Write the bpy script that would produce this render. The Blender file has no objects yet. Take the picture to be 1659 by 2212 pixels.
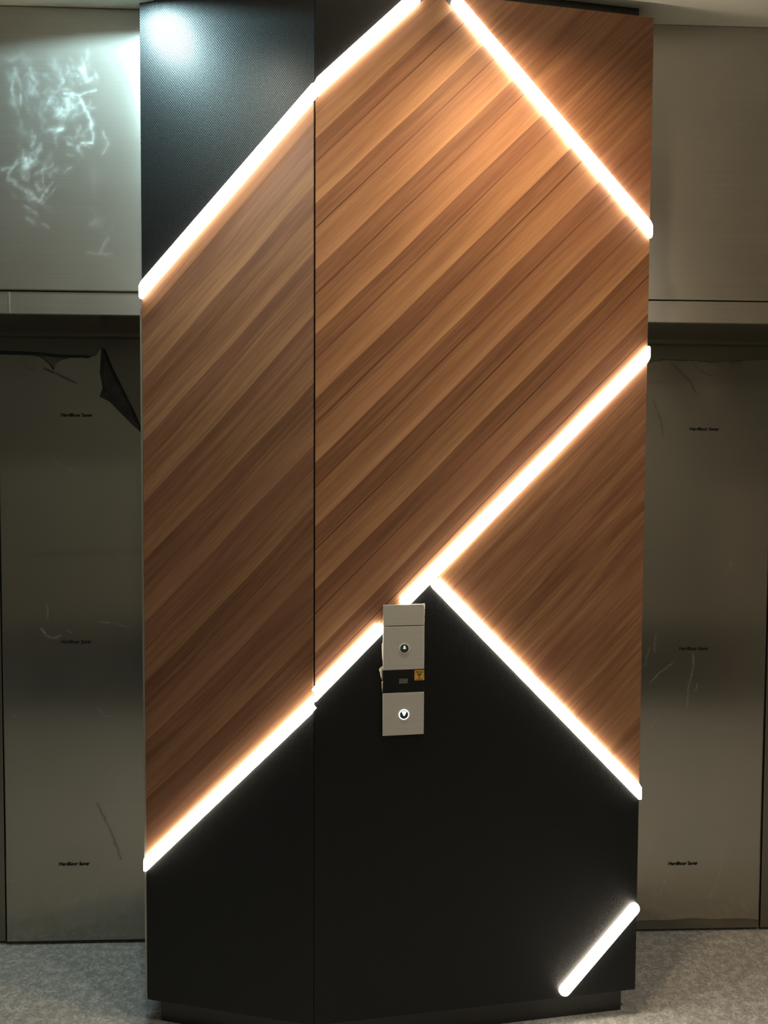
SM = [[[[-0.8537,2.7388],[-0.8116,2.7315],[-0.7951,2.6983],[-0.7785,2.665],[-0.7726,2.6315],[-0.7708,2.5978],[-0.8047,2.595]],0.00497,1.0],[[[-0.8116,2.7315],[-0.7862,2.7426],[-0.7607,2.7495]],0.00362,0.5],[[[-0.8371,2.7183],[-0.8369,2.7015]],0.02712,0.8],[[[-0.8712,2.6881],[-0.8587,2.6758]],0.02712,0.35],[[[-0.8593,2.6338],[-0.9015,2.6286]],0.00814,0.5],[[[-0.8592,2.6359],[-0.8847,2.6227]],0.00633,0.5],[[[-0.7866,2.6985],[-0.7655,2.6969]],0.00452,0.35],[[[-0.8084,2.6475],[-0.8064,2.6371]],0.00271,0.5],[[[-0.8428,2.5941],[-0.8344,2.5943]],0.00271,0.6],[[[-0.8175,2.5884],[-0.8051,2.5591]],0.01085,0.35],[[[-1.0338,2.5122],[-1.0042,2.5254],[-1.0173,2.4914],[-0.9881,2.4709]],0.00814,0.6],[[[-0.9793,2.4964],[-0.9584,2.4842]],0.00678,0.35],[[[-0.9916,2.8023],[-1.0049,2.7519],[-0.9932,2.6936]],0.00995,0.4],[[[-0.9759,2.7317],[-0.9805,2.7023]],0.00452,0.45],[[[-0.9422,2.7367],[-0.9338,2.7369]],0.01627,0.25],[[[-0.974,2.5724],[-0.966,2.5431]],0.00633,0.5],[[[-0.9479,2.6276],[-0.9464,2.5856]],0.00633,0.3],[[[-0.919,2.582],[-0.9277,2.5691]],0.00542,0.3],[[[-0.9374,2.4719],[-0.9165,2.4597]],0.00678,0.35],[[[-0.8908,2.4813],[-0.9296,2.4256]],0.00362,0.45],[[[-0.8783,2.4689],[-0.9213,2.4172]],0.00226,0.35],[[[-0.9253,2.4299],[-0.9232,2.4291]],0.00723,0.5],[[[-0.9721,2.4121],[-0.9344,2.3873]],0.00588,0.5],[[[-0.9641,2.3783],[-0.9432,2.3617]],0.00904,0.4],[[[-0.922,2.3621],[-0.901,2.3498]],0.00407,0.5],[[[-0.7311,2.3229],[-0.7572,2.2798]],0.00542,0.3],[[[-0.787,2.2793],[-0.723,2.2761]],0.00723,0.2],[[[-0.7408,2.6322],[-0.7284,2.5903],[-0.7457,2.5646]],0.00588,0.35],[[[-0.9538,2.8074],[-0.9333,2.7704],[-0.9379,2.7452]],0.01356,0.25],[[[-1.0122,2.8268],[-0.9784,2.8443],[-0.9535,2.8283]],0.01627,0.2],[[[-0.8779,2.8302],[-0.8575,2.7722]],0.01808,0.25],[[[-0.8023,2.8071],[-0.7858,2.774],[-0.7688,2.7828]],0.01175,0.4],[[[-0.9121,2.7876],[-0.91,2.786]],0.00271,0.5],[[[-0.7714,2.5429],[-0.7723,2.4625]],0.01808,0.08]]
DL = [[[[-1.048,1.1914],[-1.044,1.1375]],0.00319,0.5],[[[-1.0693,1.1058],[-1.051,1.0819],[-1.0325,1.0707],[-1.0013,1.0802]],0.00319,0.7],[[[-0.987,1.1008],[-0.9592,1.088]],0.00239,0.4],[[[-0.8762,1.1276],[-0.8169,1.1211],[-0.767,1.1082]],0.00239,0.4],[[[-0.884,0.835],[-0.867,0.8076],[-0.8201,0.7944]],0.00287,0.4],[[[-1.1913,0.2135],[-1.1039,0.1794],[-1.0161,0.1502],[-0.9132,0.1632],[-0.8417,0.1866]],0.00287,0.35],[[[-0.8875,0.4975],[-0.8474,0.4156],[-0.8058,0.2992]],0.00478,-0.5],[[[-1.0229,1.6898],[-0.9818,1.6526],[-0.9404,1.6309]],0.00319,0.25],[[[-0.8969,0.2121],[-0.8544,0.1852],[-0.8071,0.1614],[-0.7868,0.12]],0.00319,0.25],[[[-1.0466,1.986],[-1.0085,1.9694],[-0.9399,1.9361]],0.00319,-1.0],[[[-1.1152,1.993],[-1.0697,1.9734]],0.00319,-0.3],[[[-1.0958,0.0843],[-1.0639,0.1084],[-1.0452,0.0916]],0.00638,0.15],[[[-1.1636,0.8064],[-1.1574,0.8048]],0.00638,0.3],[[[-1.1091,1.3541],[-0.7367,1.3704]],0.01435,-0.12]]
DR = [[[[1.0562,1.0792],[1.0542,1.0152]],0.00399,0.4],[[[1.0373,1.035],[1.0172,0.9627]],0.00287,0.35],[[[1.1212,0.9771],[1.0739,0.9427],[1.035,0.9017]],0.00287,0.5],[[[1.1934,1.0147],[1.1931,0.952],[1.1763,0.8844],[1.1761,0.8216]],0.00399,0.4],[[[1.0721,0.7875],[1.0431,0.7446]],0.00399,0.35],[[[1.2108,0.9041],[1.2015,0.8744]],0.00638,0.3],[[[1.041,0.3479],[1.0505,0.289]],0.00351,0.5],[[[1.1218,0.2374],[1.103,0.1787],[1.0855,0.13]],0.00351,0.6],[[[1.3133,0.3139],[1.3147,0.2548],[1.2964,0.1756],[1.2722,0.1269]],0.00399,0.45],[[[1.094,2.0281],[1.1407,1.9823],[1.1641,1.957],[1.1845,1.922]],0.00478,-0.45],[[[1.0483,2.0308],[1.0905,2.0408],[1.1461,2.0334]],0.00399,-0.4],[[[1.0332,1.895],[1.0486,1.8568],[1.0625,1.8185],[1.0682,1.78]],0.00399,-0.35],[[[1.159,2.0383],[1.1925,2.0036],[1.2256,1.9864],[1.2419,1.9866]],0.00319,-0.35],[[[1.0117,1.9906],[1.0357,2.0115]],0.00319,-0.2],[[[1.2309,2.0376],[1.2509,2.025],[1.2637,2.0347]],0.01116,-0.25],[[[1.3048,2.0304],[1.3242,2.0418],[1.3311,2.0275]],0.00957,-0.35],[[[1.0124,1.9571],[1.0774,1.9625]],0.00319,-0.2],[[[1.3188,1.3245],[1.3257,1.3163]],0.01914,0.15],[[[1.4365,0.7633],[1.3617,0.7389],[1.1692,0.7569]],0.00478,0.12]]
TOPL = [[-1.1908,2.0322],[-1.0842,2.0303],[-1.0538,2.0214],[-1.0311,2.0016],[-1.0191,1.9832],[-1.013,1.9802],[-1.0096,2.0034],[-0.985,2.0176],[-0.9542,2.0241],[-0.9005,2.0231],[-0.8728,2.0327],[-0.8587,2.0576],[-0.824,1.9884],[-0.7786,1.8957],[-0.7285,1.7871],[-0.7195,1.7559]]
TOPR = [[0.9623,2.0282],[1.011,2.0287],[1.0596,2.0388],[1.1737,2.0369],[1.2229,2.0311],[1.2719,2.0348],[1.403,2.0427],[1.4342,2.043]]
FLAP = [[-0.8554,2.0559],[-0.8478,2.0529],[-0.8208,1.9869],[-0.7756,1.8946],[-0.7454,1.8328],[-0.7258,1.7817],[-0.7228,1.7693],[-0.7534,1.7971],[-0.7992,1.8433],[-0.8281,1.874],[-0.8632,1.8922],[-0.8522,1.9202],[-0.8609,1.9695]]
TAPE = [[-1.1898,2.0426],[-1.071,2.0394],[-0.9993,2.0325],[-0.8998,2.0305],[-0.8906,2.0245],[-0.9994,2.0232],[-1.0711,2.0301],[-1.1899,2.0318]]
PARAM = {"D":2.2748,"h":1.61239,"pitch":0.04122,"yaw":0.03829,"roll":0.00504,"zc":2.98317,"zs":2.16762,"zdt":2.1,"d":0.30967,"Lx":-0.60632,"Ly":-0.10256,"Cx":-0.11175,"Cy":-0.22502,"Rx":0.84905,"Ry":-0.10361,"zb":0.08384,"zt":2.94159,"prx":0.83351,"pry":-0.06851,"plx":-0.59169,"ply":-0.07766}
CAM = [[0.0,-2.274802,1.612389],[0.038244,0.998418,-0.04121],[0.999262,-0.038068,0.005035],[-0.003458,0.041372,0.999138]]
TL = [[[-0.9923,1.8255],[-0.8877,1.8264]],[[-1.002,1.0561],[-0.8991,1.0558]],[[-1.0179,0.2821],[-0.9139,0.2806]]]
TR = [[[1.1632,1.7953],[1.2666,1.7961]],[[1.1422,1.0245],[1.2468,1.0241]],[[1.1203,0.2521],[1.2261,0.2505]]]
LED_COL = (1., .86, .68); LED_STR = 28.
STRIP_H = .012
STEEL = (.46, .44, .40); METT = .8
SHEET = (.40, .38, .33); METS = .84; ROUGHS = .16
WALLC = (.26, .245, .21)
EXPO = 0.
LAMPS = {
 'cool': (-.622, -.245, 'small cold white downlight on the ceiling beside the column left edge', 38., (.62, .95, 1.), 165, .06, .028, .05, 'lamp'),
 'warm': (.42, -.52, 'warm downlight in front of the column right face', 60., (1., .69, .40), 158, 1., .05, .03, 'lampwarm'),
 'warm2': (1.42, -1.75, 'warm downlight over the right side of the lobby', 95., (1., .86, .66), 150, 1., .05, .03, 'lampwarm'),
 'neutral': (-.46, -.60, 'pale downlight in front of the column left face', 40., (1., .98, .80), 150, 1., .05, .03, 'lamp'),
}
SMAX = .46
import bpy, bmesh, math, random
import numpy as np
from mathutils import Vector, Matrix
PI = math.pi
col = bpy.context.scene.collection
P = PARAM
LE = (P['Lx'], P['Ly']); CR = (P['Cx'], P['Cy']); RE = (P['Rx'], P['Ry'])
ZB, ZT, ZC, DD = P['zb'], P['zt'], P['zc'], P['d']
LL = math.hypot(CR[0]-LE[0], CR[1]-LE[1]); RL = math.hypot(RE[0]-CR[0], RE[1]-CR[1])
AL = math.atan2(CR[1]-LE[1], CR[0]-LE[0]); AR = math.atan2(RE[1]-CR[1], RE[0]-CR[0])
FACE = {'L': (LE, AL), 'R': (CR, AR)}

# ------------------------------------------------------------------ materials
class G:
    def __init__(s, name):
        s.m = bpy.data.materials.new(name); s.m.use_nodes = True
        s.t = s.m.node_tree; s.t.nodes.clear()
        s.out = s.t.nodes.new('ShaderNodeOutputMaterial')
    def n(s, typ, **kw):
        nd = s.t.nodes.new(typ)
        for k, v in kw.items(): setattr(nd, k, v)
        return nd
    def ln(s, a, b): s.t.links.new(a, b)
    def put(s, sock, v):
        if hasattr(v, 'is_linked') or isinstance(v, bpy.types.NodeSocket): s.ln(v, sock)
        else: sock.default_value = v
    def math(s, op, a, b=None, c=None, clamp=False):
        nd = s.n('ShaderNodeMath', operation=op); nd.use_clamp = clamp
        s.put(nd.inputs[0], a)
        if b is not None: s.put(nd.inputs[1], b)
        if c is not None: s.put(nd.inputs[2], c)
        return nd.outputs[0]
    def vmath(s, op, a, b=None):
        nd = s.n('ShaderNodeVectorMath', operation=op); s.put(nd.inputs[0], a)
        if b is not None: s.put(nd.inputs[1], b)
        return nd.outputs['Value'] if op == 'LENGTH' else nd.outputs[0]
    def coord(s): return s.n('ShaderNodeTexCoord').outputs['Object']
    def sep(s, v):
        nd = s.n('ShaderNodeSeparateXYZ'); s.ln(v, nd.inputs[0]); return nd.outputs
    def comb(s, x, y, z):
        nd = s.n('ShaderNodeCombineXYZ')
        for i, v in enumerate((x, y, z)): s.put(nd.inputs[i], v)
        return nd.outputs[0]
    def noise(s, v, scale, detail=4, rough=.55, dist=0):
        nd = s.n('ShaderNodeTexNoise'); s.ln(v, nd.inputs['Vector'])
        nd.inputs['Scale'].default_value = scale; nd.inputs['Detail'].default_value = detail
        nd.inputs['Roughness'].default_value = rough; nd.inputs['Distortion'].default_value = dist
        return nd.outputs['Fac']
    def ramp(s, f, stops, interp='LINEAR'):
        nd = s.n('ShaderNodeValToRGB'); s.ln(f, nd.inputs[0]); cr = nd.color_ramp; cr.interpolation = interp
        while len(cr.elements) < len(stops): cr.elements.new(.5)
        for e, (p, c) in zip(cr.elements, stops):
            e.position = p; e.color = (*c, 1) if len(c) == 3 else c
        return nd.outputs[0]
    def mix(s, f, a, b, blend='MIX'):
        nd = s.n('ShaderNodeMix', data_type='RGBA', blend_type=blend)
        s.put(nd.inputs[0], f); s.put(nd.inputs[6], a); s.put(nd.inputs[7], b)
        return nd.outputs[2]
    def smooth(s, v, a, b, lo=0., hi=1.):
        nd = s.n('ShaderNodeMapRange', interpolation_type='SMOOTHSTEP'); s.put(nd.inputs[0], v)
        for i, x in enumerate((a, b, lo, hi)): nd.inputs[i+1].default_value = x
        return nd.outputs[0]
    def bsdf(s, color, rough=.5, metal=0., spec=.5, bump=None, bstr=.3, bdist=.002, **kw):
        b = s.n('ShaderNodeBsdfPrincipled')
        s.put(b.inputs['Base Color'], color if not isinstance(color, tuple) or len(color) == 4 else (*color, 1))
        s.put(b.inputs['Roughness'], rough); s.put(b.inputs['Metallic'], metal); s.put(b.inputs['Specular IOR Level'], spec)
        for k, v in kw.items(): s.put(b.inputs[k.replace('_', ' ')], v)
        if bump is not None:
            bn = s.n('ShaderNodeBump'); bn.inputs['Strength'].default_value = bstr; bn.inputs['Distance'].default_value = bdist
            s.ln(bump, bn.inputs['Height']); s.ln(bn.outputs[0], b.inputs['Normal'])
        s.ln(b.outputs[0], s.out.inputs[0]); return s.m

def c4(t): return (*t, 1)

def simple(name, color, rough=.5, metal=0., spec=.5, var=.12, scale=12, **kw):
    g = G(name); f = g.noise(g.coord(), scale, 3)
    lo = tuple(x*(1-var) for x in color); hi = tuple(min(1, x*(1+var)) for x in color)
    return g.bsdf(g.ramp(f, [(.3, lo), (.7, hi)]), rough, metal, spec, **kw)

def wood(name, banded, off=1.785, soft=0.):
    g = G(name); xyz = g.sep(g.coord())
    u = g.math('MULTIPLY', g.math('ADD', xyz[0], xyz[2]), .70711)
    v = g.math('MULTIPLY', g.math('SUBTRACT', xyz[2], xyz[0]), .70711)
    wob = g.noise(g.comb(g.math('MULTIPLY', u, 1.6), g.math('MULTIPLY', v, 5.), 0.), 1., 2)
    v = g.math('ADD', v, g.math('MULTIPLY', g.math('SUBTRACT', wob, .5), .012 + soft))
    # fine pores, streaks and wide figure, all stretched along the grain
    f1 = g.noise(g.comb(g.math('MULTIPLY', u, 9.), g.math('MULTIPLY', v, 420.), 0.), 1., 3, .6)
    f2 = g.noise(g.comb(g.math('MULTIPLY', u, 2.6), g.math('MULTIPLY', v, 95.), 3.), 1., 4, .65)
    f3 = g.noise(g.comb(g.math('MULTIPLY', u, 2.2), g.math('MULTIPLY', v, 26.), 7.), 1., 3, .5, .4)
    if banded:
        t = g.math('FRACT', g.math('DIVIDE', g.math('SUBTRACT', off+20*.1227, v), .1227))
        saw = g.ramp(t, [(0., (.12,)*3), (.30, (.26,)*3), (.40, (.42,)*3), (.70, (.62,)*3), (.9, (.9,)*3), (.985, (1.,)*3), (1., (.12,)*3)])
        ln = g.math('ABSOLUTE', g.math('SUBTRACT', g.math('ADD', t, g.math('MULTIPLY', g.math('SUBTRACT', f3, .5), .05)), .37))
        lined = g.smooth(ln, 0.006, .026, 1., 0.)
        lined = g.math('MULTIPLY', lined, g.smooth(f2, .35, .6, .35, 1.))
        sc = g.n('ShaderNodeSeparateColor'); g.ln(saw, sc.inputs[0])
        a = g.math('MULTIPLY', sc.outputs[0], .43 if soft == 0 else .26)
        a = g.math('ADD', a, g.math('MULTIPLY', f2, .50))
        a = g.math('ADD', a, g.math('MULTIPLY', f3, .34))
        a = g.math('SUBTRACT', a, .08)
        a = g.math('SUBTRACT', a, g.math('MULTIPLY', lined, .38 if soft == 0 else .12))
    else:
        a = g.math('ADD', g.math('MULTIPLY', f2, .62), g.math('MULTIPLY', f3, .60))
        a = g.math('SUBTRACT', a, .12)
    a = g.math('ADD', a, g.math('MULTIPLY', g.math('SUBTRACT', f1, .5), .22))
    colr = g.ramp(a, [(.10, (.055, .023, .012)), (.38, (.150, .069, .036)), (.62, (.262, .136, .069)), (.92, (.43, .248, .130))])
    hue = g.noise(g.comb(g.math('MULTIPLY', u, 1.1), g.math('MULTIPLY', v, 9.), 11.), 1., 2)
    colr = g.mix(g.smooth(hue, .4, .68, 0., .30), colr, (.26, .118, .078, 1), 'MIX')
    return g.bsdf(colr, .58, 0, .22, bump=f1, bstr=.12, bdist=.0006)

def perforated(name):
    g = G(name); xyz = g.sep(g.coord()); a = .0066
    def cell(o):
        x = g.math('SUBTRACT', g.math('FRACT', g.math('ADD', g.math('DIVIDE', xyz[0], a*1.0), 50+o)), .5)
        z = g.math('SUBTRACT', g.math('FRACT', g.math('ADD', g.math('DIVIDE', xyz[2], a*1.2), 50+o)), .5)
        z = g.math('MULTIPLY', z, 1.2)
        return g.math('SQRT', g.math('ADD', g.math('MULTIPLY', x, x), g.math('MULTIPLY', z, z)))
    d = g.math('MINIMUM', cell(0.), cell(.5))
    web = g.smooth(d, .14, .34)
    c = g.mix(web, (.001, .0012, .0013, 1), (.0060, .0074, .0084, 1))
    r = g.smooth(d, .14, .34, .62, .36)
    return g.bsdf(c, r, 0, .26, bump=web, bstr=.35, bdist=.0007)

M = {}
M['wood'] = wood('striped_wood_laminate', True)
M['wood_soft'] = wood('striped_wood_laminate_left', True, 1.83, .02)
M['wood_plain'] = wood('plain_wood_laminate', False)
M['black'] = perforated('black_dotted_laminate')
M['core'] = simple('dark_board', (.012, .012, .012), .6)
M['plinth'] = simple('black_plinth_laminate', (.016, .016, .016), .45)
M['trimmetal'] = simple('edge_trim_metal', (.34, .33, .29), .4, .6)
M['alu'] = simple('aluminium_channel', (.5, .5, .48), .4, .8)
M['ring'] = simple('silver_button_ring', (.80, .84, .82), .35, .2)
M['white'] = simple('white_print', (.8, .85, .85), .5)
M['ink'] = simple('black_print', (.008, .007, .006), .7)
M['tape'] = simple('teal_tape', (.012, .03, .035), .5)
M['flap'] = simple('sheet_underside', (.05, .05, .05), .6, var=.35, scale=25)
M['plastic'] = simple('torn_clear_film', (.35, .33, .28), .3, var=.4, scale=180)
M['sticker'] = simple('amber_sticker', (.58, .33, .06), .5)
M['stickerink'] = simple('sticker_print', (.12, .07, .012), .6)
M['window'] = simple('dark_glass', (.012, .013, .014), .18, 0, .6)
M['chip'] = simple('grey_indicator', (.10, .10, .10), .5, var=.4, scale=300)
M['button'] = simple('button_dark_metal', (.06, .06, .055), .35, .5)

def emit(name, color, strength):
    g = G(name); e = g.n('ShaderNodeEmission'); e.inputs[0].default_value = c4(color); e.inputs[1].default_value = strength
    g.ln(e.outputs[0], g.out.inputs[0]); return g.m
M['led'] = emit('warm_led_diffuser', LED_COL, LED_STR)
M['ringlit'] = emit('button_ring_glow', (.85, 1, 1), 1.6)
M['arrowdim'] = emit('button_arrow_glow', (.62, .78, .74), .85)
M['arrowlit'] = emit('button_arrow_bright', (.85, 1, 1), 1.5)
M['lamp'] = emit('lamp_lens_glow', (.8, 1, .98), 6)
M['lampwarm'] = emit('warm_lamp_lens_glow', (1, .75, .5), 6)

def faceplate():
    g = G('brushed_call_plate'); xyz = g.sep(g.coord())
    f = g.noise(g.comb(g.math('MULTIPLY', xyz[0], 3.), 0., g.math('MULTIPLY', xyz[2], 400.)), 1., 2)
    return g.bsdf(g.ramp(f, [(.3, (.50, .495, .48)), (.7, (.56, .555, .54))]), .42, .25, .5)
M['plate'] = faceplate()

def steel(name, base, attr, dirt=(.75, .8, .78), metal=.85, rough=.3, vary=.12, aniso=0.):
    g = G(name); xyz = g.sep(g.coord())
    br = g.noise(g.comb(g.math('MULTIPLY', xyz[0], 2.), 0., g.math('MULTIPLY', xyz[2], 300.)), 1., 2)
    bl = g.noise(g.coord(), 2.3, 4)
    f = g.math('ADD', g.math('MULTIPLY', br, .35), g.math('MULTIPLY', bl, .65))
    c = g.ramp(f, [(.3, tuple(x*(1-vary) for x in base)), (.7, tuple(x*(1+vary) for x in base))])
    b = g.n('ShaderNodeBsdfPrincipled'); b.inputs['Metallic'].default_value = metal; b.inputs['Anisotropic'].default_value = aniso; b.inputs['Anisotropic Rotation'].default_value = .25
    if aniso:
        tg = g.n('ShaderNodeCombineXYZ'); tg.inputs[0].default_value = 1; g.ln(tg.outputs[0], b.inputs['Tangent'])
    g.put(b.inputs['Roughness'], g.math('ADD', g.math('MULTIPLY', bl, .12), rough-.06)); g.ln(c, b.inputs['Base Color'])
    if attr:
        at = g.n('ShaderNodeAttribute'); at.attribute_name = 'smudge'
        pos = g.math('MAXIMUM', at.outputs['Fac'], 0.)
        grain = g.smooth(g.noise(g.coord(), 60., 4, .7), .25, .75, .25, 1.1)
        pos = g.math('MULTIPLY', g.math('MULTIPLY', pos, grain), SMAX if name != 'glossy_protective_sheet' else .9, clamp=True)
        neg = g.math('MAXIMUM', g.math('MULTIPLY', at.outputs['Fac'], -1.), 0., clamp=True)
        c2 = g.mix(neg, c, (.01, .008, .006, 1)); g.ln(c2, b.inputs['Base Color'])
        d = g.n('ShaderNodeBsdfDiffuse'); d.inputs[0].default_value = c4(dirt)
        mx = g.n('ShaderNodeMixShader'); g.ln(pos, mx.inputs[0]); g.ln(b.outputs[0], mx.inputs[1]); g.ln(d.outputs[0], mx.inputs[2])
        g.ln(mx.outputs[0], g.out.inputs[0])
    else: g.ln(b.outputs[0], g.out.inputs[0])
    return g.m
M['steel'] = steel('brushed_steel', STEEL, False, rough=.34, metal=METT, aniso=.75)
M['steel_smudge'] = steel('smudged_brushed_steel', STEEL, True, rough=.34, metal=METT, aniso=.75)
M['doorsteel'] = steel('dark_door_steel', (.22, .21, .17), False, rough=.3)
M['sheet'] = steel('glossy_protective_sheet', SHEET, True, (.45, .47, .44), metal=METS, rough=ROUGHS, vary=.07)

def granite():
    g = G('speckled_grey_floor'); co = g.coord()
    n1 = g.noise(co, 120., 4, .75); n2 = g.noise(co, 38., 4, .6); n3 = g.noise(co, 4., 3)
    c = g.ramp(n1, [(.34, (.17, .175, .18)), (.46, (.44, .45, .46)), (.68, (.70, .71, .71))])
    c = g.mix(g.smooth(n2, .40, .62, .55, 0.), c, (.20, .20, .20, 1))
    c = g.mix(g.smooth(n3, .3, .7, 0., .2), c, (.30, .29, .25, 1))
    return g.bsdf(c, .55, 0, .35)
M['floor'] = granite()
M['ceiling'] = simple('painted_ceiling', (.80, .77, .67), .8, var=.04, scale=3)
M['wall'] = simple('painted_lobby_wall', WALLC, .7, var=.05, scale=3)
M['dado'] = simple('dark_skirting_stone', (.018, .018, .018), .5)
M['wallsteel'] = simple('portal_wall_stone', (.10, .10, .09), .6)

# ------------------------------------------------------------------ mesh helpers
def link(name, me, mat, parent=None, loc=(0, 0, 0), rz=0):
    me.materials.clear(); me.materials.append(mat)
    o = bpy.data.objects.new(name, me); col.objects.link(o)
    if parent: o.parent = parent
    o.location = loc; o.rotation_euler = (0, 0, rz); return o
def bmobj(name, bm, mat, parent=None, loc=(0, 0, 0), rz=0, bevel=0):
    bmesh.ops.recalc_face_normals(bm, faces=bm.faces)
    me = bpy.data.meshes.new(name); bm.to_mesh(me); bm.free()
    o = link(name, me, mat, parent, loc, rz)
    if bevel:
        b = o.modifiers.new('bevel', 'BEVEL'); b.width = bevel; b.segments = 2; b.limit_method = 'ANGLE'
    return o
def box(bm, x0, x1, y0, y1, z0, z1):
    v = [bm.verts.new((x, y, z)) for x in (x0, x1) for y in (y0, y1) for z in (z0, z1)]
    for f in ((0,1,3,2),(4,6,7,5),(0,4,5,1),(2,3,7,6),(0,2,6,4),(1,5,7,3)): bm.faces.new([v[i] for i in f])
def bx(*a):
    bm = bmesh.new(); box(bm, *a); return bm
def loft(bm, rings, close=True):
    vs = [[bm.verts.new(p) for p in r] for r in rings]
    n = len(vs[0])
    for a, b in zip(vs, vs[1:]):
        for i in range(n): bm.faces.new((a[i], a[(i+1) % n], b[(i+1) % n], b[i]))
    if close: bm.faces.new(vs[0]); bm.faces.new(vs[-1][::-1])
def prism_xz(pts, y0, y1):
    bm = bmesh.new(); loft(bm, [[(x, y0, z) for x, z in pts], [(x, y1, z) for x, z in pts]]); return bm
def prism_xy(pts, z0, z1):
    bm = bmesh.new(); loft(bm, [[(x, y, z0) for x, y in pts], [(x, y, z1) for x, y in pts]]); return bm
def empty(name, loc, rz=0):
    o = bpy.data.objects.new(name, None); col.objects.link(o); o.location = loc; o.rotation_euler = (0, 0, rz)
    o.empty_display_size = .05; return o
def tag(o, label=None, cat=None, group=None, kind=None):
    for k, v in (('label', label), ('category', cat), ('group', group), ('kind', kind)):
        if v: o[k] = v
    return o
def clip(poly, a, b, c):
    """keep the side a*x+b*z+c >= 0"""
    out = []
    for i in range(len(poly)):
        p, q = poly[i], poly[(i+1) % len(poly)]
        dp, dq = a*p[0]+b*p[1]+c, a*q[0]+b*q[1]+c
        if dp >= 0: out.append(p)
        if dp*dq < 0:
            t = dp/(dp-dq); out.append((p[0]+t*(q[0]-p[0]), p[1]+t*(q[1]-p[1])))
    return out

# ------------------------------------------------------------------ the room
def struct(name, bm, mat, **kw): return tag(bmobj(name, bm, mat, **kw), kind='structure')
YF = -2.47
struct('floor', bx(-3.2, 3.2, YF, DD+.25, -.1, 0), M['floor'])
struct('ceiling', bx(-3.2, 3.2, YF, DD+.25, ZC, ZC+.1), M['ceiling'])
struct('wall_front', bx(-3.2, 3.2, YF-.1, YF, 0, ZC), M['wall'])
struct('baseboard_front', bx(-3.2, 3.2, YF, YF+.012, 0, .58), M['dado'])
struct('wall_left', bx(-3.3, -3.2, YF, DD+.25, 0, ZC), M['wall'])
struct('wall_right', bx(3.2, 3.3, YF, DD+.25, 0, ZC), M['wall'])
XL0, XL1, XR0, XR1 = -1.85, -.57, .815, 2.11
wb = bmesh.new()
box(wb, -3.2, XL0, 0, DD+.25, 0, ZC)
box(wb, XL1, XR0, 0, DD+.25, 0, ZC)
box(wb, XR1, 3.2, 0, DD+.25, 0, ZC)
box(wb, XL0, XL1, .012, DD+.25, 2.12, ZC)
box(wb, XR0, XR1, .012, DD+.25, 2.12, ZC)
struct('wall_back', wb, M['wallsteel'])

# ------------------------------------------------------------------ painted smudge grids
def seg_field(X, Z, strokes):
    F = np.zeros_like(X)
    rng = np.random.RandomState(4)
    wx = .003*np.sin(X*110+2*np.sin(Z*90))+.002*np.sin(Z*190+X*60); wz = .003*np.sin(Z*120+2*np.cos(X*90))
    for pts, w, inten in strokes:
        d = np.full_like(X, 9.); k = min(1., w/.012)
        XX = X+wx*k; ZZ = Z+wz*k
        for (ax, az), (bx_, bz) in zip(pts, pts[1:]):
            ex, ez = bx_-ax, bz-az; L2 = ex*ex+ez*ez+1e-12
            t = np.clip(((XX-ax)*ex+(ZZ-az)*ez)/L2, 0, 1)
            ww = 1/(1-.35*np.abs(2*t-1))
            d = np.minimum(d, np.hypot(XX-ax-t*ex, ZZ-az-t*ez)*ww)
        F += inten*(.72*np.exp(-(d/(w*.55))**2)+.3*np.exp(-(d/(w*1.7))**2))
    return F
def grid_sheet(name, x0, x1, z0, z1, step, y, strokes, mat, parent, top=None, wrinkle=0., bottom=None, loc=(0, 0, 0)):
    nx = int((x1-x0)/step)+1; nz = int((z1-z0)/step)+1
    xs = np.linspace(x0, x1, nx); zs = np.linspace(z0, z1, nz)
    X, Z = np.meshgrid(xs, zs)
    Z0 = Z.copy()
    if top:
        tx = np.interp(xs, [p[0] for p in top], [p[1] for p in top])+.0007*np.sin(xs*173)+.0005*np.sin(xs*410+1)
        fr = (zs-z0)/(z1-z0)
        # rows above 70 percent squeeze towards the torn top edge
        for j in range(nz):
            k = max(0., (fr[j]-.7)/.3)
            zj = z0+(z1-z0)*fr[j]
            Z[j] = zj+(tx-z1)*k
    if bottom is not None:
        bz = z0+.004*np.sin(xs*9+1)+.002*np.sin(xs*37)
        for j in range(nz):
            k = max(0., 1-(Z0[j, 0]-z0)/.1); Z[j] += (bz-z0)*k
    Y = np.full_like(X, y)
    if wrinkle:
        up = np.clip((Z-1.75)/.3, 0, 1)
        Y += wrinkle*(.35*np.sin(Z*7+1.3*np.sin(X*5))+.25*np.sin(X*17+Z*5)*(.3+up)+.5*up*np.sin(X*31+Z*23+2*np.sin(Z*11)))
    S = seg_field(X, Z, strokes)
    co = np.stack([X, Y, Z], -1).reshape(-1, 3)
    idx = np.arange(nx*nz).reshape(nz, nx)
    q = np.stack([idx[:-1, :-1], idx[:-1, 1:], idx[1:, 1:], idx[1:, :-1]], -1).reshape(-1, 4)
    me = bpy.data.meshes.new(name)
    me.vertices.add(len(co)); me.vertices.foreach_set('co', co.ravel())
    me.loops.add(q.size); me.loops.foreach_set('vertex_index', q.ravel())
    me.polygons.add(len(q)); me.polygons.foreach_set('loop_start', np.arange(0, q.size, 4)); me.polygons.foreach_set('loop_total', np.full(len(q), 4))
    me.update(calc_edges=True); me.validate()
    me.polygons.foreach_set('use_smooth', np.ones(len(q), dtype=bool))
    at = me.attributes.new('smudge', 'FLOAT', 'POINT'); at.data.foreach_set('value', S.ravel().astype(np.float32))
    o = link(name, me, mat, parent, loc)
    sol = o.modifiers.new('thickness', 'SOLIDIFY'); sol.thickness = .0012; sol.offset = 1
    return o

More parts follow.
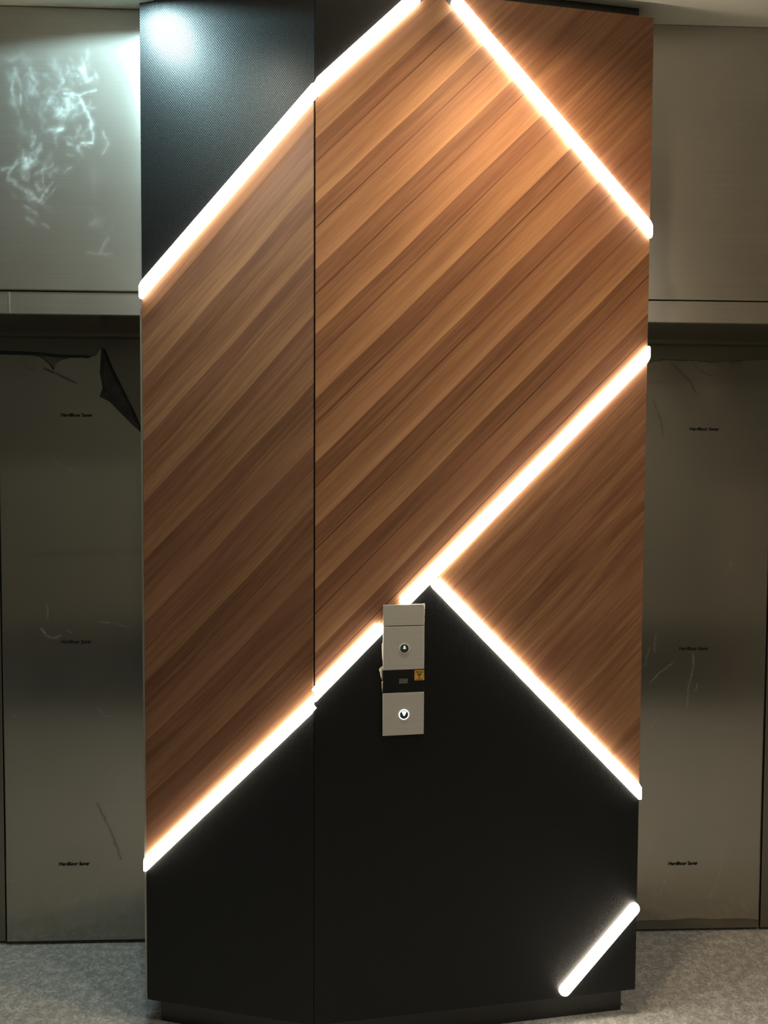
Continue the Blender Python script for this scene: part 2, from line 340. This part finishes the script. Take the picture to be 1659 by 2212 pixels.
# ------------------------------------------------------------------ lettering
def text_bm(s, width, mat, name, parent, loc, rz=0, offset=.0, depth=.0004, height=None):
    cu = bpy.data.curves.new(name, 'FONT'); cu.body = s; cu.size = 1; cu.align_x = 'CENTER'; cu.align_y = 'CENTER'
    cu.offset = offset; cu.extrude = .01
    o = bpy.data.objects.new(name+'_tmp', cu); col.objects.link(o)
    dg = bpy.context.evaluated_depsgraph_get()
    me = bpy.data.meshes.new_from_object(o.evaluated_get(dg)); bpy.data.objects.remove(o)
    xs = [v.co.x for v in me.vertices]; ys = [v.co.y for v in me.vertices]
    k = width/(max(xs)-min(xs)); kz = k if height is None else height/(max(ys)-min(ys))
    cx = (max(xs)+min(xs))/2; cy = (max(ys)+min(ys))/2
    for v in me.vertices:
        x, y, z = v.co; v.co = ((x-cx)*k, -z*depth/.01, (y-cy)*kz)
    me.name = name
    return link(name, me, mat, parent, loc, rz)

# ------------------------------------------------------------------ elevators
YD = DD            # front plane of the door leaves
def elevator(x0, x1, gap, side, label):
    d = tag(empty('door_1' if side == 'L' else 'door_2', ((x0+x1)/2, YD, 0)), kind='structure')
    for a, b in ((x0+.004, gap-.0025), (gap+.0025, x1-.004)):
        bmobj('door_leaf', bx(a-(x0+x1)/2, b-(x0+x1)/2, 0, .03, .012, 2.12), M['doorsteel'], d, bevel=.002)
    # surround: transom plate, lintel and soffit
    s = tag(empty('elevator_surround', ((x0+x1)/2, 0, 2.1)), label, 'elevator surround')
    cx = (x0+x1)/2
    return d, s, cx
xt0, xt1 = -1.9, XL1+.0
dL, sL, cL = elevator(XL0, XL1, -1.2035, 'L', 'grey metal lift surround left of the column, with chalky smudges and cold glare')
dR, sR, cR = elevator(XR0, XR1, 1.4605, 'R', 'plain grey metal lift surround right of the column, above the right door')
for s, c, x0, x1 in ((sL, cL, XL0-.05, XL1-.002), (sR, cR, XR0+.002, XR1+.05)):
    bmobj('lintel', bx(x0-c, x1-c, -.002, .012, 0, P['zs']-2.1-.003), M['steel'], s, bevel=.0012)
    so = bmesh.new(); box(so, x0-c+.055 if s is sL else x0-c, x1-c if s is sL else x1-c-.055, .012, DD-.045, 0, .02)
    bmobj('soffit', so, M['doorsteel'], s)
    bmobj('door_track_cover', bx(x0-c+.055 if s is sL else x0-c, x1-c if s is sL else x1-c-.055, DD-.045, DD-.006, -.012, .02), M['doorsteel'], s, bevel=.002)
# transom plates
zs = P['zs']-2.1
rg = random.Random(11)
for cx_, cz_, rx_, rz_, n_, a0, da, it in ((-.905, 2.70, .10, .10, 46, 1.9, .9, .16), (-.845, 2.70, .05, .05, 26, .5, 1.2, .22), (-.82, 2.62, .05, .05, 18, .4, 1., .2),
                                          (-.975, 2.53, .035, .04, 30, .8, .8, .26), (-.93, 2.50, .05, .035, 22, .9, .5, .2), (-.935, 2.43, .035, .03, 22, 2.3, .5, .24),
                                          (-.95, 2.60, .04, .06, 18, 1.5, .6, .18), (-.77, 2.36, .05, .02, 10, .6, .8, .12), (-.98, 2.76, .06, .08, 26, 1.7, .6, .16), (-.80, 2.78, .05, .04, 16, 1.9, .8, .2)):
    for _ in range(n_):
        x, z = rg.gauss(cx_, rx_*.5), rg.gauss(cz_, rz_*.5); a = a0+rg.gauss(0, da*.5); l = rg.uniform(.006, .03)
        b = a+rg.gauss(0, .5); m = (x+l*math.cos(a), z+l*math.sin(a))
        SM.append([[(x, z), m, (m[0]+l*.7*math.cos(b), m[1]+l*.7*math.sin(b))], rg.choice([.002, .003, .005, .009]), it*rg.uniform(.3, 1.3)])
bmobj('transom_panel', bx(XL0-.05-cL, -1.36-cL, -.004, .012, zs+.001, ZC-2.1-.002), M['steel'], sL)
grid_sheet('transom_panel', -1.3585-cL, XL1-.002-cL, zs+.001, ZC-2.1-.002, .004, -.004,
           [([(x-cL, z-2.1) for x, z in pts], w, i) for pts, w, i in SM], M['steel_smudge'], sL)
bmobj('transom_panel', bx(XR0+.002-cR, XR1+.05-cR, -.004, .012, zs+.001, ZC-2.1-.002), M['steel'], sR)
bmobj('lintel_joint', bx(-1.022-cL, -1.0185-cL, -.0035, 0, .001, zs-.004), M['trimmetal'], sL)

# protective sheets on the leaves
YS = YD-.0045
def sheet(x0, x1, z0, strokes, top, texts, label, bottom=None):
    e = tag(empty('protective_sheet', ((x0+x1)/2, YS, z0)), label, 'protective sheet')
    c = (x0+x1)/2
    zt = 2.06
    grid_sheet('sheet', x0-c, x1-c, 0., zt-z0, .003, 0., [([(x-c, z-z0) for x, z in pts], w, i) for pts, w, i in strokes],
               M['sheet'], e, top=[(x-c, z-z0) for x, z in top], wrinkle=.0012, bottom=bottom)
    for (ax, az), (bx_, bz) in texts:
        t = text_bm('Hardfloor Saver', abs(bx_-ax), M['ink'], 'printed_text', e, ((ax+bx_)/2-c, -.0024, (az+bz)/2-z0+.004), offset=.022)
        t['label'] = 'small black lettering'
    return e, c
eL, cSL = sheet(-1.1985, -.66, .0135, DL, TOPL, TL, 'dull protective sheet on the left lift door, its top corner torn and folded')
eR, cSR = sheet(.885, 1.4525, .047, DR, TOPR, TR, 'dull protective sheet on the right lift door, creased near its top edge', bottom=1)
# folded torn corner and tape on the left sheet
fl = bmesh.new()
pts = [(x-cSL, z-.0135) for x, z in FLAP]
mid = (sum(p[0] for p in pts)/len(pts), sum(p[1] for p in pts)/len(pts))
ra = [(x, -.004, z) for x, z in pts]; rb = [(mid[0]+(x-mid[0])*.75, -.009, mid[1]+(z-mid[1])*.75) for x, z in pts]; rc = [(x, -.0025, z) for x, z in pts]
loft(fl, [rc, ra, rb])
f = bmobj('folded_corner', fl, M['flap'], eL); f['label'] = 'dark folded corner'
tp = bmobj('tape', prism_xz([(x-cSL, z-.0135) for x, z in TAPE], -.003, -.0012), M['tape'], eL); tp['label'] = 'dark teal tape'

# ------------------------------------------------------------------ the column
colm = tag(empty('clad_column', (CR[0], CR[1], 0)), 'tall angled column clad in striped wood and black dotted panels between the two lifts', 'column')
def fpart(name, face, bm, mat, bevel=0):
    (ax, ay), ang = FACE[face]
    return bmobj(name, bm, mat, colm, (ax-CR[0], ay-CR[1], 0), ang, bevel)
def inset(pts, d):
    """move L, C, R, keep back"""
    return pts
def column_outline(i, back=-.002):
    nL = (math.sin(AL), -math.cos(AL)); nR = (math.sin(AR), -math.cos(AR))
    # outward normals; move faces inwards by i
    def ln(p, n): return (n[0], n[1], -(n[0]*(p[0]-n[0]*i)+n[1]*(p[1]-n[1]*i)))
    a = ln(LE, nL); b = ln(RE, nR)
    det = a[0]*b[1]-a[1]*b[0]
    cx = (a[1]*b[2]-b[1]*a[2])/det; cy = (b[0]*a[2]-a[0]*b[2])/det
    xl = LE[0]+i; yl = -(a[2]+a[0]*xl)/a[1]; xr = RE[0]-i; yr = -(b[2]+b[0]*xr)/b[1]
    return [(x-CR[0], y-CR[1]) for x, y in ((xl, yl), (cx, cy), (xr, yr), (xr, back), (xl, back))]
bmobj('core', prism_xy(column_outline(.0068), ZB+.001, ZT-.001), M['core'], colm)
bmobj('plinth', prism_xy(column_outline(.033), 0, ZB), M['plinth'], colm)
bmobj('cap', prism_xy(column_outline(.033), ZT, ZC), M['plinth'], colm)
# edge trim, left
(ax, ay), ang = FACE['L']
fpart('edge_trim', 'L', bx(-.0062, -.0006, -.001, .012, ZB+.004, 2.098), M['trimmetal']); 
HW = .0175
def lines():
    # z = a + b*s for each luminous joint
    return dict(Al=(2.1465, .987), Ar=(2.6545, .98), B=(3.3015, -.993), CE=(1.024, .994), D=(1.6745, -1.0165), El=(.4935, .995))
Ls = lines()
def above(poly, k):
    a, b = Ls[k]; n = math.hypot(1, b); return clip(poly, -b, 1, -a-HW*n)
def below(poly, k):
    a, b = Ls[k]; n = math.hypot(1, b); return clip(poly, b, -1, a-HW*n)
rectL = [(0, ZB), (LL-.003, ZB), (LL-.003, ZT), (0, ZT)]
rectR = [(.0026, ZB), (RL, ZB), (RL, ZT), (.0026, ZT)]
TH = .006
rectLb = [(0, ZB), (LL-.0007, ZB), (LL-.0007, ZT), (0, ZT)]; rectRb = [(.0007, ZB), (RL, ZB), (RL, ZT), (.0007, ZT)]
def panel(name, face, poly, mat): return fpart(name, face, prism_xz(poly, 0, TH), mat, .0006)
panel('black_panel', 'L', above(rectLb, 'Al'), M['black'])
panel('wood_panel', 'L', above(below(rectL, 'Al'), 'El'), M['wood_soft'])
panel('black_panel', 'L', below(rectLb, 'El'), M['black'])
panel('black_panel', 'R', above(rectRb, 'Ar'), M['black'])
panel('wood_panel', 'R', below(below(above(rectR, 'CE'), 'Ar'), 'B'), M['wood'])
panel('wood_panel', 'R', above(rectR, 'B'), M['wood_plain'])
panel('wood_panel', 'R', above(below(rectR, 'CE'), 'D'), M['wood_plain'])
# lower black sheet with the slot of the short strip cut out of it as a separate seam
panel('black_panel', 'R', below(below(rectRb, 'CE'), 'D'), M['black'])

a_, b_ = Ls['CE']; n_ = HW*math.hypot(1, b_)
panel('joint_filler', 'R', [(.1945, a_+b_*.1945-n_+.001), (.2585, a_+b_*.2585-n_*.2), (.2385, a_+b_*.2385+n_-.001), (.1745+.0, a_+b_*.1745+n_-.001)], M['wood'])
# ------------------------------------------------------------------ light strips
def stadium(a, b, hw, y, n=8):
    dx, dz = b[0]-a[0], b[1]-a[1]; L = math.hypot(dx, dz); dx /= L; dz /= L
    out = []
    th = math.atan2(dz, dx)
    for i in range(n+1):
        t = th-PI/2+PI*i/n; out.append((b[0]+hw*math.cos(t), y, b[1]+hw*math.sin(t)))
    for i in range(n+1):
        t = th+PI/2+PI*i/n; out.append((a[0]+hw*math.cos(t), y, a[1]+hw*math.sin(t)))
    return out
def outline(a, b, cut, hw, y):
    # an end is either round or cut along the column edge or fold (a vertical line)
    dx, dz = b[0]-a[0], b[1]-a[1]; L = math.hypot(dx, dz); m = dz/dx; v = hw*math.hypot(1, m)
    P_ = []
    st_ = stadium(a, b, hw, y); k = len(st_)//2
    for e, (p, sg, rnd) in enumerate(((b, 1, st_[:k]), (a, -1, st_[k:]))):
        if cut[1-e]:
            q = [(p[0]-sg*.005, y, p[1]-m*sg*.005+s_*v) for s_ in (-1, 1)]; r_ = [(p[0], y, p[1]+s_*v*.80) for s_ in (-1, 1)]
            P_ += [q[0], r_[0], r_[1], q[1]] if sg > 0 else [q[1], r_[1], r_[0], q[0]]
        else: P_ += rnd
    return P_
def strip(face, a, b, label, hw=.0172, base=0., cut=(0, 0)):
    (ax, ay), ang = FACE[face]
    w = (ax+a[0]*math.cos(ang), ay+a[0]*math.sin(ang), a[1])
    e = tag(empty('light_strip', w, ang), label, 'light strip', 'glowing strips on the column')
    a2 = (0., 0.); b2 = (b[0]-a[0], b[1]-a[1])
    bm = bmesh.new()
    y0 = base-.0005; h = STRIP_H
    loft(bm, [outline(a2, b2, cut, hw*f_, y_) for f_, y_ in ((1, y0), (1, y0-h*.45), (.9, y0-h*.8), (.66, y0-h))])
    d = bmobj('diffuser', bm, M['led'], e)
    for p in d.data.polygons: p.use_smooth = len(p.vertices) == 4
    if base == 0.:
        L = math.hypot(*b2); ux, uz = b2[0]/L, b2[1]/L; h2 = hw*.9; m = hw*.2
        q = [(ux*m-uz*-h2, uz*m+ux*-h2), (b2[0]-ux*m-uz*-h2, b2[1]-uz*m+ux*-h2), (b2[0]-ux*m-uz*h2, b2[1]-uz*m+ux*h2), (ux*m-uz*h2, uz*m+ux*h2)]
        bmobj('channel', prism_xz(q, .0004, .0055), M['alu'], e)
    return e
def on(k, s): a, b = Ls[k]; return (s, a+b*s)
strip('L', on('Al', -.0025), on('Al', LL-.0006), 'strip climbing from the left edge to the corner fold, along the upper black panel', cut=(1, 1))
strip('R', on('Ar', .0006), on('Ar', .268), 'strip rising from the corner fold to the top left of the right face', cut=(1, 0))
strip('R', on('B', .388), on('B', RL+.002), 'strip slanting down right from the column top to its right edge', cut=(0, 1))
strip('R', (.2555, on('CE', .2555)[1]+.0035), on('CE', RL+.002), 'long strip running from the call panel top up to the right edge', cut=(0, 1))
strip('R', on('D', .3445), on('D', RL+.002), 'strip slanting down right from beside the call panel to the right edge', cut=(0, 1))
strip('R', on('CE', .0006), on('CE', .177), 'short strip between the corner fold and the call panel left side', cut=(1, 0))
strip('L', on('El', -.0025), on('El', LL-.0006), 'strip climbing from the lower left edge to the corner fold', cut=(1, 1))
strip('R', (.742, .109), (.957, .336), 'shortest strip, alone on the black panel at the bottom right corner')

# ------------------------------------------------------------------ call panel
(ax, ay), ang = FACE['R']
s0, s1, z0, z1 = .190, .3072, .902, 1.2698
cp = tag(empty('call_panel', (ax+s0*math.cos(ang), ay+s0*math.sin(ang), z0), ang), 'slim grey lift call panel with up and down buttons on the column', 'call panel')
Wd, Hh = s1-s0, z1-z0
# local: x 0..Wd, z 0..Hh, front at y = -.012
def cb(name, x0, x1, y0, y1, za, zb, mat, par=cp, bevel=.0008): return bmobj(name, bx(x0, x1, y0, y1, za, zb), mat, par, bevel=bevel)
cb('housing', .002, Wd-.002, -.0085, -.0008, .002, Hh-.002, M['core'])
zz = (1.2095-z0, 1.0866-z0, 1.0221-z0)
cb('blank_plate', 0, Wd, -.012, -.0086, zz[0]+.0012, Hh, M['plate'])
cb('button_plate', 0, Wd, -.012, -.0086, zz[1]+.0003, zz[0]-.0012, M['plate'])
cb('button_plate', 0, Wd, -.012, -.0086, 0, zz[2]-.0003, M['plate'])
win = cb('display_window', 0.0005, Wd-.0005, -.0116, -.0086, zz[2], zz[1], M['window'])
cb('indicator', .046, .0705, -.0122, -.0117, 1.048-z0, 1.0615-z0, M['chip'], win, 0)
def disc(r0, r1, y0, y1, n=40):
    bm = bmesh.new()
    if r0 == 0:
        loft(bm, [[(r1*math.cos(2*PI*i/n), y0, r1*math.sin(2*PI*i/n)) for i in range(n)], [(r1*math.cos(2*PI*i/n), y1, r1*math.sin(2*PI*i/n)) for i in range(n)]])
    else:
        rs = [(r0, y0), (r1, y0), (r1, y1), (r0, y1), (r0, y0)]
        vs = [[bm.verts.new((r*math.cos(2*PI*i/n), y, r*math.sin(2*PI*i/n))) for i in range(n)] for r, y in rs[:4]]
        for k in range(4):
            A, B = vs[k], vs[(k+1) % 4]
            for i in range(n): bm.faces.new((A[i], A[(i+1) % n], B[(i+1) % n], B[i]))
    return bm
for zc, up in ((1.1467-z0, True), (.9604-z0, False)):
    xc = .0600
    b = bmobj('call_button', disc(0, .0118, -.0150, -.0120), M['button'], cp, (xc, 0, zc), bevel=.0008)
    b['label'] = 'round up button' if up else 'round lit down button'
    if up:
        bmobj('button_ring', disc(.0120, .0146, -.0136, -.0121), M['ring'], b)
        t = [(-.0043, -.001), (.0043, -.001), (.0022, .0075), (0, .0088), (-.0022, .0075)]
        bmobj('arrow', prism_xz(t, -.0156, -.0151), M['arrowdim'], b)
    else:
        bmobj('button_ring', disc(.0119, .0147, -.0136, -.0121), M['ringlit'], b)
        t = [(-.0070, .0085), (-.0035, .0103), (.0035, .0103), (.0070, .0085), (.0020, -.0022), (0, -.0035), (-.0020, -.0022)]
        bmobj('arrow', prism_xz(t, -.0156, -.0151), M['arrowlit'], b)
# sticker
st = tag(empty('fragile_sticker', (ax+.2932*math.cos(ang)+.0122*math.sin(ang), ay+.2932*math.sin(ang)-.0122*math.cos(ang), 1.0698), ang),
         'small amber fragile sticker with a broken glass sign, on the call panel', 'sticker')
def rrect(w, h, r, n=5):
    o = []
    for cx_, cz_, t0 in ((w-r, h-r, 0), (-w+r, h-r, PI/2), (-w+r, -h+r, PI), (w-r, -h+r, 3*PI/2)):
        for i in range(n+1): t = t0+PI/2*i/n; o.append((cx_+r*math.cos(t), cz_+r*math.sin(t)))
    return o
bmobj('backing', prism_xz(rrect(.0139, .0145, .0022), -.0003, .0001), M['sticker'], st)
text_bm('FRAGILE', .0205, M['stickerink'], 'printed_text', st, (0, -.0006, .0095), offset=.01, height=.0048, depth=.0002)
bmobj('underline', bx(-.0105, .0105, -.0007, -.0004, -.0125, -.0113), M['stickerink'], st)
gl = [(-.0062, .0055), (-.002, .0048), (-.0006, .0022), (.0012, .0048), (.0062, .0055), (.0054, .0022), (.003, -.001), (.0009, -.0026), (.0008, -.0068), (.0035, -.0082), (.0035, -.0090), (-.0035, -.0090), (-.0035, -.0082), (-.0008, -.0068), (-.0009, -.0026), (-.003, -.001), (-.0054, .0022)]
bmobj('glass_symbol', prism_xz(gl, -.0007, -.0004), M['stickerink'], st)
# loose film scraps on the call panel
def scrap(pts, seed, depth=.003):
    r = random.Random(seed); bm = bmesh.new()
    f = [bm.verts.new((x, -.006-r.random()*depth, z)) for x, z in pts]; c = bm.verts.new((sum(p[0] for p in pts)/len(pts), -.010-depth, sum(p[1] for p in pts)/len(pts)))
    for i in range(len(f)): bm.faces.new((f[i], f[(i+1) % len(f)], c))
    o = bmobj('peeling_film', bm, M['plastic'], cp); m = o.modifiers.new('t', 'SOLIDIFY'); m.thickness = .0004
    return o
scrap([(0.001, .197), (-.0075, .192), (-.0105, .1865), (-.0070, .176), (-.0065, .168), (-.0030, .160), (-.0005, .155), (.0008, .17)], 1)
scrap([(0.0005, .155), (-.0028, .150), (-.0022, .139), (-.001, .12), (.0002, .13)], 2, .001)
scrap([(0, .262), (-.0032, .258), (-.0022, .240), (-.0012, .215), (.0004, .21)], 3, .001)
o = scrap([(Wd-.009, Hh+.0005), (Wd+.0012, Hh+.0010), (Wd+.0014, Hh-.016), (Wd-.001, Hh-.011), (Wd-.006, Hh-.005)], 5, .004)
scrap([(Wd-.0005, Hh-.022), (Wd+.0014, Hh-.020), (Wd+.0012, Hh-.05), (Wd-.0005, Hh-.045)], 6, .003)
scrap([(Wd-.004, .160), (Wd+.002, .156), (Wd+.001, .151), (Wd-.0004, .152)], 7, .003)

# ------------------------------------------------------------------ lamps
def spot(name, loc, power, color, size, blend, radius, target=None, par=None):
    l = bpy.data.lights.new(name, 'SPOT'); l.energy = power; l.color = color; l.spot_size = math.radians(size); l.spot_blend = blend; l.shadow_soft_size = radius
    o = bpy.data.objects.new(name, l); col.objects.link(o); o.location = loc
    if par: o.parent = par
    if target: o.rotation_euler = Vector(target).to_track_quat('-Z', 'Y').to_euler()
    return o
def downlight(x, y, label, power, color, size, blend, radius, drop, lens, target=None):
    e = tag(empty('ceiling_downlight', (x, y, ZC)), label, 'ceiling light')
    bmobj('housing_ring', disc(.034, .042, -.001, -.012), M['alu'], e).rotation_euler = (-PI/2, 0, 0)
    bmobj('lens', disc(0, .033, -.001, -.005), M[lens], e).rotation_euler = (-PI/2, 0, 0)
    spot('lamp', (0, 0, -drop), power, color, size, blend, radius, target, e)
    return e
for nm, a in LAMPS.items(): downlight(*a)

# ------------------------------------------------------------------ camera
cam = bpy.data.cameras.new('camera'); co_ = bpy.data.objects.new('camera', cam); col.objects.link(co_)
C0, fw, rr, uu = [Vector(v) for v in CAM]
mt = Matrix((( rr.x, uu.x, -fw.x, C0.x), (rr.y, uu.y, -fw.y, C0.y), (rr.z, uu.z, -fw.z, C0.z), (0, 0, 0, 1)))
co_.matrix_world = mt
cam.sensor_fit = 'VERTICAL'; cam.sensor_height = 36; cam.lens = 1620/2212*36; cam.clip_start = .02
sc = bpy.context.scene; sc.camera = co_
w = bpy.data.worlds.new('world'); sc.world = w; w.use_nodes = True
w.node_tree.nodes['Background'].inputs[0].default_value = (.01, .01, .01, 1)
sc.view_settings.view_transform = 'Standard'; sc.view_settings.look = 'None'; sc.view_settings.gamma = 1; sc.view_settings.use_curve_mapping = False
sc.view_settings.exposure = EXPO
